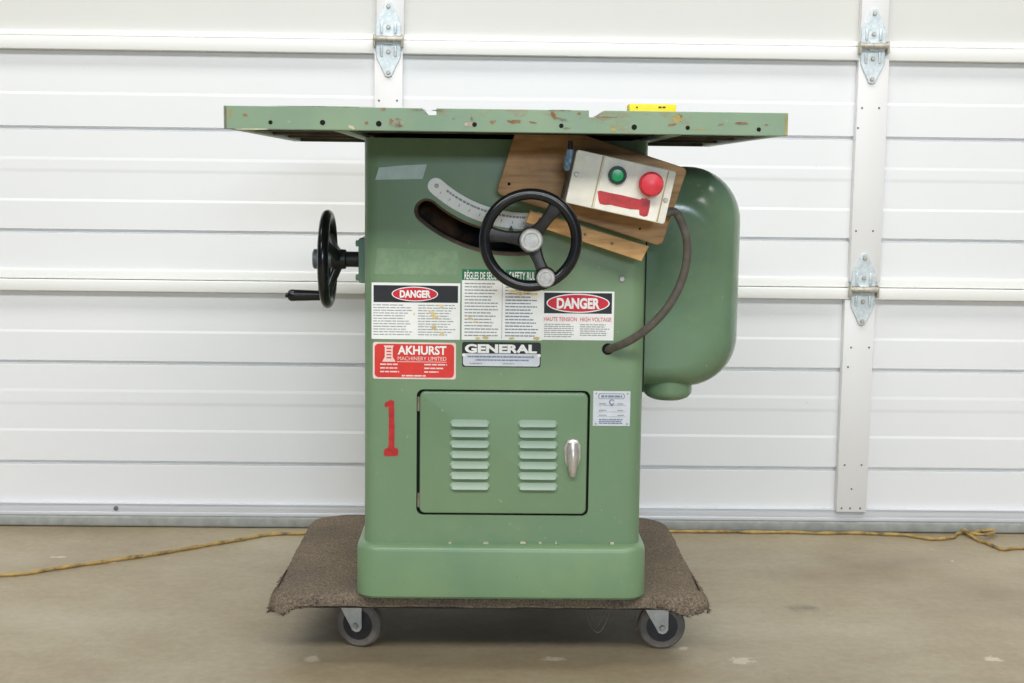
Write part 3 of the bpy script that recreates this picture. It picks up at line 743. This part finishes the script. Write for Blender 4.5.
mb = MB(); mb.box((xR-.001, YC+.03, mz0+.005), (xR+.0035, YM+.05, P(646, 250, YC).z+.12), M['gap'], .001); mb.build('cover_gasket', mc)

# board, cleat and switch box: bolted to the front under the table
th = math.radians(17)
def tilt(c, a): return Matrix.Translation(c) @ Matrix.Rotation(a, 4, 'Y')
YP = 2.41
bl = P(496, 193, YP); br = P(661.5, 246.5, YP)
Lb = (br-bl).length; th = math.atan2(bl.z-br.z, br.x-bl.x)
hb = (P(687, 171, YP)-br).length
T = tilt(bl, th)
mb = MB(); mb.prism(rrect(0, 0, Lb, hb+.004, (.010, .012, .008, .006), 5), 0, .020, M['board'], .0015, 1, T)
for x, z, r_ in ((.017, .022, .0028), (.26, .018, .002)): mb.lathe([(r_, -.001), (r_, .0004), (r_*.8, .0005)], M['dark'], T @ Matrix.Translation((x, 0, z)), 12)
brd = mb.build('mounting_board', saw); tag(brd, 'brown plywood board behind the switch box')
cl = P(525.5, 222.5, YP-.02); cr = P(641.5, 261.3, YP-.02); Lc = (cr-cl).length; tc_ = math.atan2(cl.z-cr.z, cr.x-cl.x)
T = tilt(cl, tc_)
mb = MB(); mb.prism([(0, 0), (Lc, 0), (Lc+.004, .029), (.002, .022)], 0, .020, M['cleat'], .0012, 1, T)
for x in (.022, .105, .155): mb.lathe([(.0026, -.001), (.0026, .0005), (.001, .0007)], M['slotwall'], T @ Matrix.Translation((x, 0, .013)), 12)
tag(mb.build('wooden_cleat', saw), 'pale pine cleat under the board')

YX = 2.305
tl, tr_, brx, blx = [P(*q, YX) for q in ((578, 148.5), (677, 172.5), (664, 223.5), (564.5, 203.3))]
tb = math.atan2(blx.z-brx.z, brx.x-blx.x)*.5+math.atan2(tl.z-tr_.z, tr_.x-tl.x)*.5
cb = (tl+tr_+brx+blx)/4; wb = ((tr_-tl).length+(brx-blx).length)/2; hbx = ((tl-blx).length+(tr_-brx).length)/2
T = tilt(cb, tb); a, b = wb/2, hbx/2
mb = MB(); mb.box((-a-.004, .016, -b+.003), (a-.003, YP-YX, b-.002), M['boxside'], .003, 2, T)
box = mb.build('switch_box', saw); tag(box, 'cream switch box with green and red buttons')
mb = MB(); mb.prism(rrect(-a, -b, a, b, .0045, 4), 0, .020, M['cream'], .002, 2, T)
mb.prism(rrect(-a*.44, -b+.0005, a*.83, b-.0005, .001, 2), -.0025, .002, M['cream'], .001, 1, T)
for u in (-.47, -.425, .845): mb.box((a*u-.0012, -.0006, -b+.002), (a*u+.0012, .001, b-.002), M['creamg'], 0, 2, T)
for u, v in ((-.91, .10), (.915, -.12)):
    mb.lathe([(.004, -.001), (.004, .0012), (.003, .002)], M['steel'], T @ Matrix.Translation((a*u, 0, b*v)), 14)
mb.build('box_cover', box)
def loc_of(px, py):          # pixel on the cover face -> local coordinates of the tilted box
    p = P(px, py, YX-.003); return T.inverted() @ p
g = loc_of(617.3, 175.3); G = T @ Matrix.Translation((g.x, -.0025, g.z))
mb = MB(); mb.lathe([(.0155, 0), (.0155, .005), (.0145, .007), (.0115, .007), (.011, .004)], M['black'], G, 28)
mb.lathe([(.0112, 0), (.0112, .005), (.0095, .0065), (.003, .007)], M['btgreen'], G, 28); mb.build('start_button', box)
g = loc_of(650, 184.3); G = T @ Matrix.Translation((g.x, -.0025, g.z))
mb = MB(); mb.lathe([(.012, 0), (.012, .012), (.0195, .013), (.021, .017), (.0205, .022), (.017, .0265), (.008, .029), (.002, .0295)], M['btred'], G, 32); tag(mb.build('stop_button', box), 'red mushroom stop button')
mb = MB(); zq = [(490, 325), (500, 321), (545, 331), (600, 342), (655, 355), (684, 362), (690, 356), (712, 358), (729, 366), (728, 392), (722, 420), (716, 437), (700, 440), (680, 432), (679, 408), (640, 406), (600, 398), (548, 386), (520, 386), (500, 381), (494, 365)]
zq = [loc_of(490+x/4.552, 120+y/4.552) for x, y in zq]
mb.add([(q.x, -.0032, q.z) for q in zq], [list(range(len(zq)))[::-1]], M['redpaint'], T)
tag(mb.build('painted_numeral', box, fix=False), 'red hand-painted numeral one lying on its side')
mb = MB(); p = P(570, 161, YX+.03)     # blue cable fitting by the upper left corner of the box
mb.lathe([(.009, -.016), (.011, -.010), (.011, .004), (.008, .010), (.006, .020)], M['blue'], Matrix.Translation(p) @ Matrix.Rotation(-PI/2+.15, 4, 'X'), 16)
mb.lathe([(.0045, .018), (.004, .034)], M['blackrough'], Matrix.Translation(p) @ Matrix.Rotation(-PI/2+.15, 4, 'X'), 10)
mb.build('cable_fitting', box)
# motor cable from the box back into the cabinet
pts = [T @ Vector((a-.004, .022, -b*.62)), P(674.5, 212, 2.36), P(681.5, 222, 2.365), P(687, 240, 2.37), P(686.5, 262, 2.375), P(680, 285, 2.38), P(667, 308, 2.385), P(648, 328, 2.395), P(628, 341.5, 2.415), P(609, 349, 2.452), P(600, 352, 2.48)]
mb = MB(); mb.tube(pts, .0075, M['cable'], 14, 8); tag(mb.build('motor_cable', saw), 'grey cable looping from switch box to cabinet')
mb = MB(); p = P(607.8, 349, YC); mb.lathe([(.0105, -.002), (.0105, .0012), (.0088, .0022), (.0078, .0012)], M['dark'], Matrix.Translation(p), 24); mb.build('cable_grommet', saw)

# yellow block lying on the table
zt_ = ztop_t; Yy = 2.55
y0, y1 = P(629.5, 103, Yy), P(676.3, 105, Yy)
mb = MB(); hy = (y0.z+y1.z)/2-zt_
mb.box((y0.x, Yy, zt_), (y1.x, Yy+.05, zt_+hy), M['yellow'], .002)
for px, w in ((637, 1.6), (660, 3.2), (664, 3)): 
    p = P(px, 107, Yy); mb.box((p.x-w*Yy/F/2, Yy-.0006, p.z-.002), (p.x+w*Yy/F/2, Yy+.001, p.z+.001), M['blackink'])
tag(mb.build('yellow_box'), 'bright yellow box lying on the saw table, only its upper edge showing', 'box')

# ------------------------------------------------------------------ dolly
fl, frt = Q(281, 597, ZD), Q(700, 600, ZD)
X0, X1 = P(274.5, 598, 2.47).x, P(703, 600, 2.47).x
Y0, Y1 = 2.462, Q(350, 512.5, ZD).y
dolly = thing('furniture_dolly', ((X0+X1)/2, (Y0+Y1)/2, 0), 'low wheeled dolly covered in frayed brown carpet, under the saw', 'dolly')
zdk = ZD-.012
mb = MB(); ol = rrect(X0+.012, Y0+.012, X1-.012, Y1-.012, (.03, .03, .09, .09), 10)
n = len(ol); mb.add([(x, y, zdk-.020) for x, y in ol]+[(x, y, zdk) for x, y in ol], [list(range(n)), list(range(n, 2*n))]+[(i, (i+1) % n, n+(i+1) % n, n+i) for i in range(n)], M['deckwood'])
mb.build('deck', dolly)
# carpet: rings from the centre out over the rim, hanging down unevenly, torn at the front corners
mb = MB()
ol = []
base = rrect(X0, Y0, X1, Y1, (.05, .05, .085, .085), 14)
for i, p in enumerate(base):
    q = base[(i+1) % len(base)]; d = math.hypot(q[0]-p[0], q[1]-p[1]); k = max(1, int(d/.008))
    for t in range(k): ol.append((p[0]+(q[0]-p[0])*t/k, p[1]+(q[1]-p[1])*t/k))
n = len(ol); cxd, cyd = (X0+X1)/2, (Y0+Y1)/2
vs, fs = [], []
RG = [.3, .6, .8, .9, .95, .975, .99, 1.0]
def nz(x, y, s=1): return noise.noise(Vector((x*s, y*s, 3.3)))
for r_ in RG:
    for x, y in ol:
        X = cxd+(x-cxd)*r_; Y = cyd+(y-cyd)*r_
        edge = max(0, (r_-.95)/.05)
        vs.append((X, Y, ZD-.006*edge**2+(.003*nz(X, Y, 22) if r_ > .85 and not (bx0-.02 < X < bx1+.02) else 0)-.0004))
for j, (dr, dz) in enumerate(((.004, .012), (.005, .022), (.004, .030))):
    for x, y in ol:
        L = math.hypot(x-cxd, y-cyd); ux_, uy_ = (x-cxd)/L, (y-cyd)/L
        corner = max(0, 1-math.hypot(min(abs(x-X0), abs(x-X1)), (y-Y0))/.10)
        flare = .010*corner*(j+1)/3; nn = nz(x, y, 26)
        hang = dz*(.55+.35*nn)+corner*dz*(.35+.4*nz(x, y, 50))
        if y > Y0+.02: hang *= .8
        else: hang = min(dz*(.62+.10*nn)+corner*dz*(.35+.4*nz(x, y, 50)), .022+.022*corner)
        vs.append((x+ux_*(dr+flare)+.003*nz(y, x, 60), y+uy_*(dr*.6)+.002*nn, ZD-.006-hang))
m_ = len(RG)+3
vs.append((cxd, cyd, ZD-.0004))
for k in range(n): fs.append((m_*n, k, (k+1) % n))
for i in range(m_-1):
    for k in range(n): fs.append((i*n+k, (i+1)*n+k, (i+1)*n+(k+1) % n, i*n+(k+1) % n))
mb.add(vs, fs, M['carpet'])
# torn flaps at both front corners
def rag(x, y, w, h, s):
    vs, fs = [], []; nx, nh = 7, 6
    for j in range(nh+1):
        t = j/nh
        for i in range(nx+1):
            u = i/nx; tear = h*(.55+.45*math.sin(i*2.3+s))*t
            vs.append((x+(u-.5)*w*(1-.25*t)+.006*nz(u*3, t*2+s), y-.004-.006*t+.004*nz(u*4+s, t*3), ZD-.008-tear))
    for j in range(nh):
        for i in range(nx): q = j*(nx+1)+i; fs.append((q, q+1, q+nx+2, q+nx+1))
    mb.add(vs, fs, M['carpet'])
def drape(pts, drops, out, ph):
    """flap hanging from a line of rim points"""
    vs, fs = [], []; nh = 6; N_ = len(pts)
    for j in range(nh+1):
        t = j/nh
        for i, (x, y) in enumerate(pts):
            vs.append((x+out[0]*math.sin(t*1.6)+.004*nz(i*.7+ph, t*2), y+out[1]*math.sin(t*1.6)+.004*nz(i*.6, t*2+ph), ZD-.003-drops[i]*t**1.3))
    for j in range(nh):
        for i in range(N_-1): q = j*N_+i; fs.append((q, q+1, q+N_+1, q+N_))
    mb.add(vs, fs, M['carpet'])
rng = random.Random(3)
fv, ff = [], []
def fib(x, y, z, L, down=False):
    d = Vector((rng.uniform(-1, 1), rng.uniform(-1, 1), rng.uniform(-1.4, .2) if down else rng.uniform(.1, 1.1))).normalized()*L*rng.uniform(.5, 1.3)
    w = Vector((-d.y, d.x, .2)).normalized()*.0006; k = len(fv); p = Vector((x, y, z))
    fv.extend([p-w, p+w, p+d*.6+w*.7+Vector((0, 0, -.001)), p+d]); ff.append((k, k+1, k+2, k+3))
def drape(pts, drop, flare, ph):
    """torn flap hanging round a front corner of the rim"""
    vs, fs = [], []; nh = 7; N_ = len(pts)
    for j in range(nh+1):
        t = j/nh
        for i, (x, y) in enumerate(pts):
            u = i/(N_-1); L = math.hypot(x-cxd, y-cyd); ox, oy = (x-cxd)/L, min(-.35, (y-cyd)/L*1.6)
            env = math.sin(PI*u)**.6; tear = (.66+.5*noise.noise(Vector((u*9+ph, .5, ph)))+.15*noise.noise(Vector((u*17+ph, 2.5, ph))))
            k = flare*env*math.sin(t*1.7)
            vs.append((x+ox*k+.003*nz(u*14+ph, t*3)*t, y+oy*k*.6+.003*nz(u*14, t*3+ph)*t, ZD-.003-(drop*env*tear+.014)*t**1.25))
    for j in range(nh):
        for i in range(N_-1): q = j*N_+i; fs.append((q, q+1, q+N_+1, q+N_))
    mb.add(vs, fs, M['carpet'])
    for _ in range(900):
        v = vs[rng.randrange(len(vs))] if rng.random() < .4 else vs[nh*N_+rng.randrange(N_)]
        fib(v[0], v[1]-.001, v[2], .006, True)
lc = [p for p in ol if p[0] < X0+.085 and p[1] < Y0+.17]
lc.sort(key=lambda p: (p[0]-X0)-(p[1]-Y0)); drape(lc, .034, .018, 1.7)
rcn = [p for p in ol if p[0] > X1-.10 and p[1] < Y0+.17]
rcn.sort(key=lambda p: (p[1]-Y0)+(p[0]-X1)); drape(rcn, .028, .020, 5.2)
for _ in range(5200):
    x, y = rng.uniform(X0+.005, X1-.005), rng.uniform(Y0+.004, Y1-.01)
    if bx0-.004 < x < bx1+.004 and y < YB+.55: continue
    if y > Y1-.10 and (x < X0+.06 or x > X1-.06): continue
    if y < Y0+.04 and (x < X0+.04 or x > X1-.04): continue
    fib(x, y, ZD-.003, .006)
for _ in range(1100):
    i = rng.randrange(n); x, y = ol[i]
    if y < Y0+.25 or rng.random() < .3: fib(x, y-.003, ZD-.006-.018*rng.random(), .005, True)
mb.add(fv, ff, M['fibre'])
carpet = mb.build('carpet', dolly, fix=False, angle=60); tag(carpet, 'frayed brown carpet cover')
# loose threads hanging below the front right
mb = MB()
for k, (xa, xb, dp) in enumerate(((583, 612, .050), (586, 606, .04), (626, 645, .045), (622, 640, .03))):
    A, Bp = P(xa, 607, 2.50), P(xb, 607, 2.50)
    mb.tube([A, A*.7+Bp*.3+Vector((0, 0, -dp*.8)), A*.35+Bp*.65+Vector((0, .01, -dp)), Bp], .0004, M['fibre'], 4, 8)
mb.build('loose_threads', dolly)
# casters
def caster(px, pz, Y, yaw, name='caster'):
    c = P(px, pz, Y); r_ = zwheel/2
    t = thing(name, (c.x, Y, r_), parent=dolly)
    T = Matrix.Translation((c.x, Y, r_)) @ Matrix.Rotation(yaw, 4, 'Z')
    mb = MB(); wd = .0125
    mb.lathe([(r_*.60, -wd), (r_*.90, -wd), (r_*.985, -wd*.65), (r_, 0), (r_*.985, wd*.65), (r_*.90, wd), (r_*.60, wd)], M['tyre'], T, 44)
    mb.lathe([(r_*.30, -wd*1.04), (r_*.66, -wd*1.02), (r_*.66, wd*1.02), (r_*.60, wd*1.04), (r_*.3, wd*1.05), (r_*.1, wd*1.06)], M['hub'], T, 32)
    mb.build('wheel', t)
    mb = MB(); top = zdk-.020-r_
    leg = [(.011, top-.004), (.011, -.004), (.007, -.0105), (0, -.013), (-.008, -.010), (-.012, -.002), (-.046, top-.004)]
    for s in (-1, 1): mb.prism(leg, s*.019-.0015, s*.019+.0015, M['zinc'], .0006, 1, T)
    mb.box((-.046, -.0205, top-.006), (.013, .0205, top-.002), M['zinc'], .001, 1, T)
    mb.box((-.052, -.032, top-.003), (.022, .032, top), M['zinc'], .001, 1, T)
    mb.prism([(.001, top-.016), (.005, top-.016), (.005, top-.007), (.001, top-.007)], -.0209, -.0203, M['dark'], 0, 1, T)
    mb.build('fork', t)
    mb = MB(); mb.lathe([(.0065, -.021), (.0065, .022), (.005, .0255)], M['steel'], T, 6); mb.build('axle_bolt', t)
    return t
zwheel = 2*(P(360, 622.5, 2.57).z)
caster(360.2, 622, 2.57, -.32); caster(661.3, 622, 2.57, .0)
for px, yw in ((352, 2.5), (655, .9)):
    caster(px, 560, 2.98, yw)

# ------------------------------------------------------------------ cord
rc = .0043
left = [(-40, 578), (0, 575), (24, 573.6), (46, 570), (76, 565.5), (107, 561), (134, 557), (160, 553), (188, 548.5), (213.5, 544), (232, 541), (249, 538), (262, 535.5), (277.5, 534), (299, 533.4), (330, 532.5), (420, 531), (520, 530), (600, 529.8)]
right = [(680, 530.6), (705, 531.6), (730, 530.6), (760, 532.0), (790, 531.4), (820, 533), (850, 532.4), (880, 534), (904.6, 535), (920, 537.5), (933, 539), (946, 538), (954, 536.6), (957.5, 532.8), (969, 530.6), (981, 531.5), (990, 532.5), (994, 536), (983, 538), (972, 536.5), (964, 533.5), (961, 531.6), (968.7, 535.5), (978, 540), (986.5, 543), (996, 547), (1004, 549.6), (1014, 548), (1040, 549)]
pts = []
for i, (px, py) in enumerate(left+right):
    q = Q(px, py, rc); q.y = min(q.y, YW-.03); q.x += 0; pts.append(q+Vector((0, .002*random.uniform(-1, 1), 0)))
for i in range(len(left)+14, len(left)+23):   # where the loop crosses itself it rides on top
    pts[i].z += (.004, .008, .009, .009, .009, .009, .009, .008, .004)[i-len(left)-14]
mb = MB(); mb.tube(pts, lambda t: rc*(1+.14*math.sin(t*260)+.08*math.sin(t*611)), M['cord'], 8, 10)
tag(mb.build('extension_cord'), 'dirty yellow extension cord snaking along the floor by the door', 'cord')

# ------------------------------------------------------------------ light
w = bpy.data.worlds.new('world'); bpy.context.scene.world = w; w.use_nodes = True
nt = w.node_tree; bg = nt.nodes['Background']
bg.inputs['Color'].default_value = (.60, .82, 1.0, 1); bg.inputs['Strength'].default_value = .16
def area(name, loc, target, sx, sy, power, col):
    l = bpy.data.lights.new(name, 'AREA'); l.shape = 'RECTANGLE'; l.size = sx; l.size_y = sy; l.energy = power; l.color = col
    o = bpy.data.objects.new(name, l); C.objects.link(o); o.location = loc
    o.rotation_euler = (Vector(target)-Vector(loc)).to_track_quat('-Z', 'Y').to_euler(); return o
area('ceiling_light', (0, 1.9, 4.3), (0, 2.2, 0), 7.0, .9, 125, (1, .978, .935))
area('ceiling_light', (0, -2.0, 4.3), (0, 2.9, .5), 7.0, 1.0, 255, (1, .978, .935))
area('daylight_opening', (1.0, -7.0, 2.5), (.2, 2.6, .8), 3.0, .6, 190, (.74, .87, 1))
sc_ = bpy.context.scene
sc_.view_settings.view_transform = 'Standard'; sc_.view_settings.look = 'None'; sc_.view_settings.exposure = .10; sc_.view_settings.gamma = 1
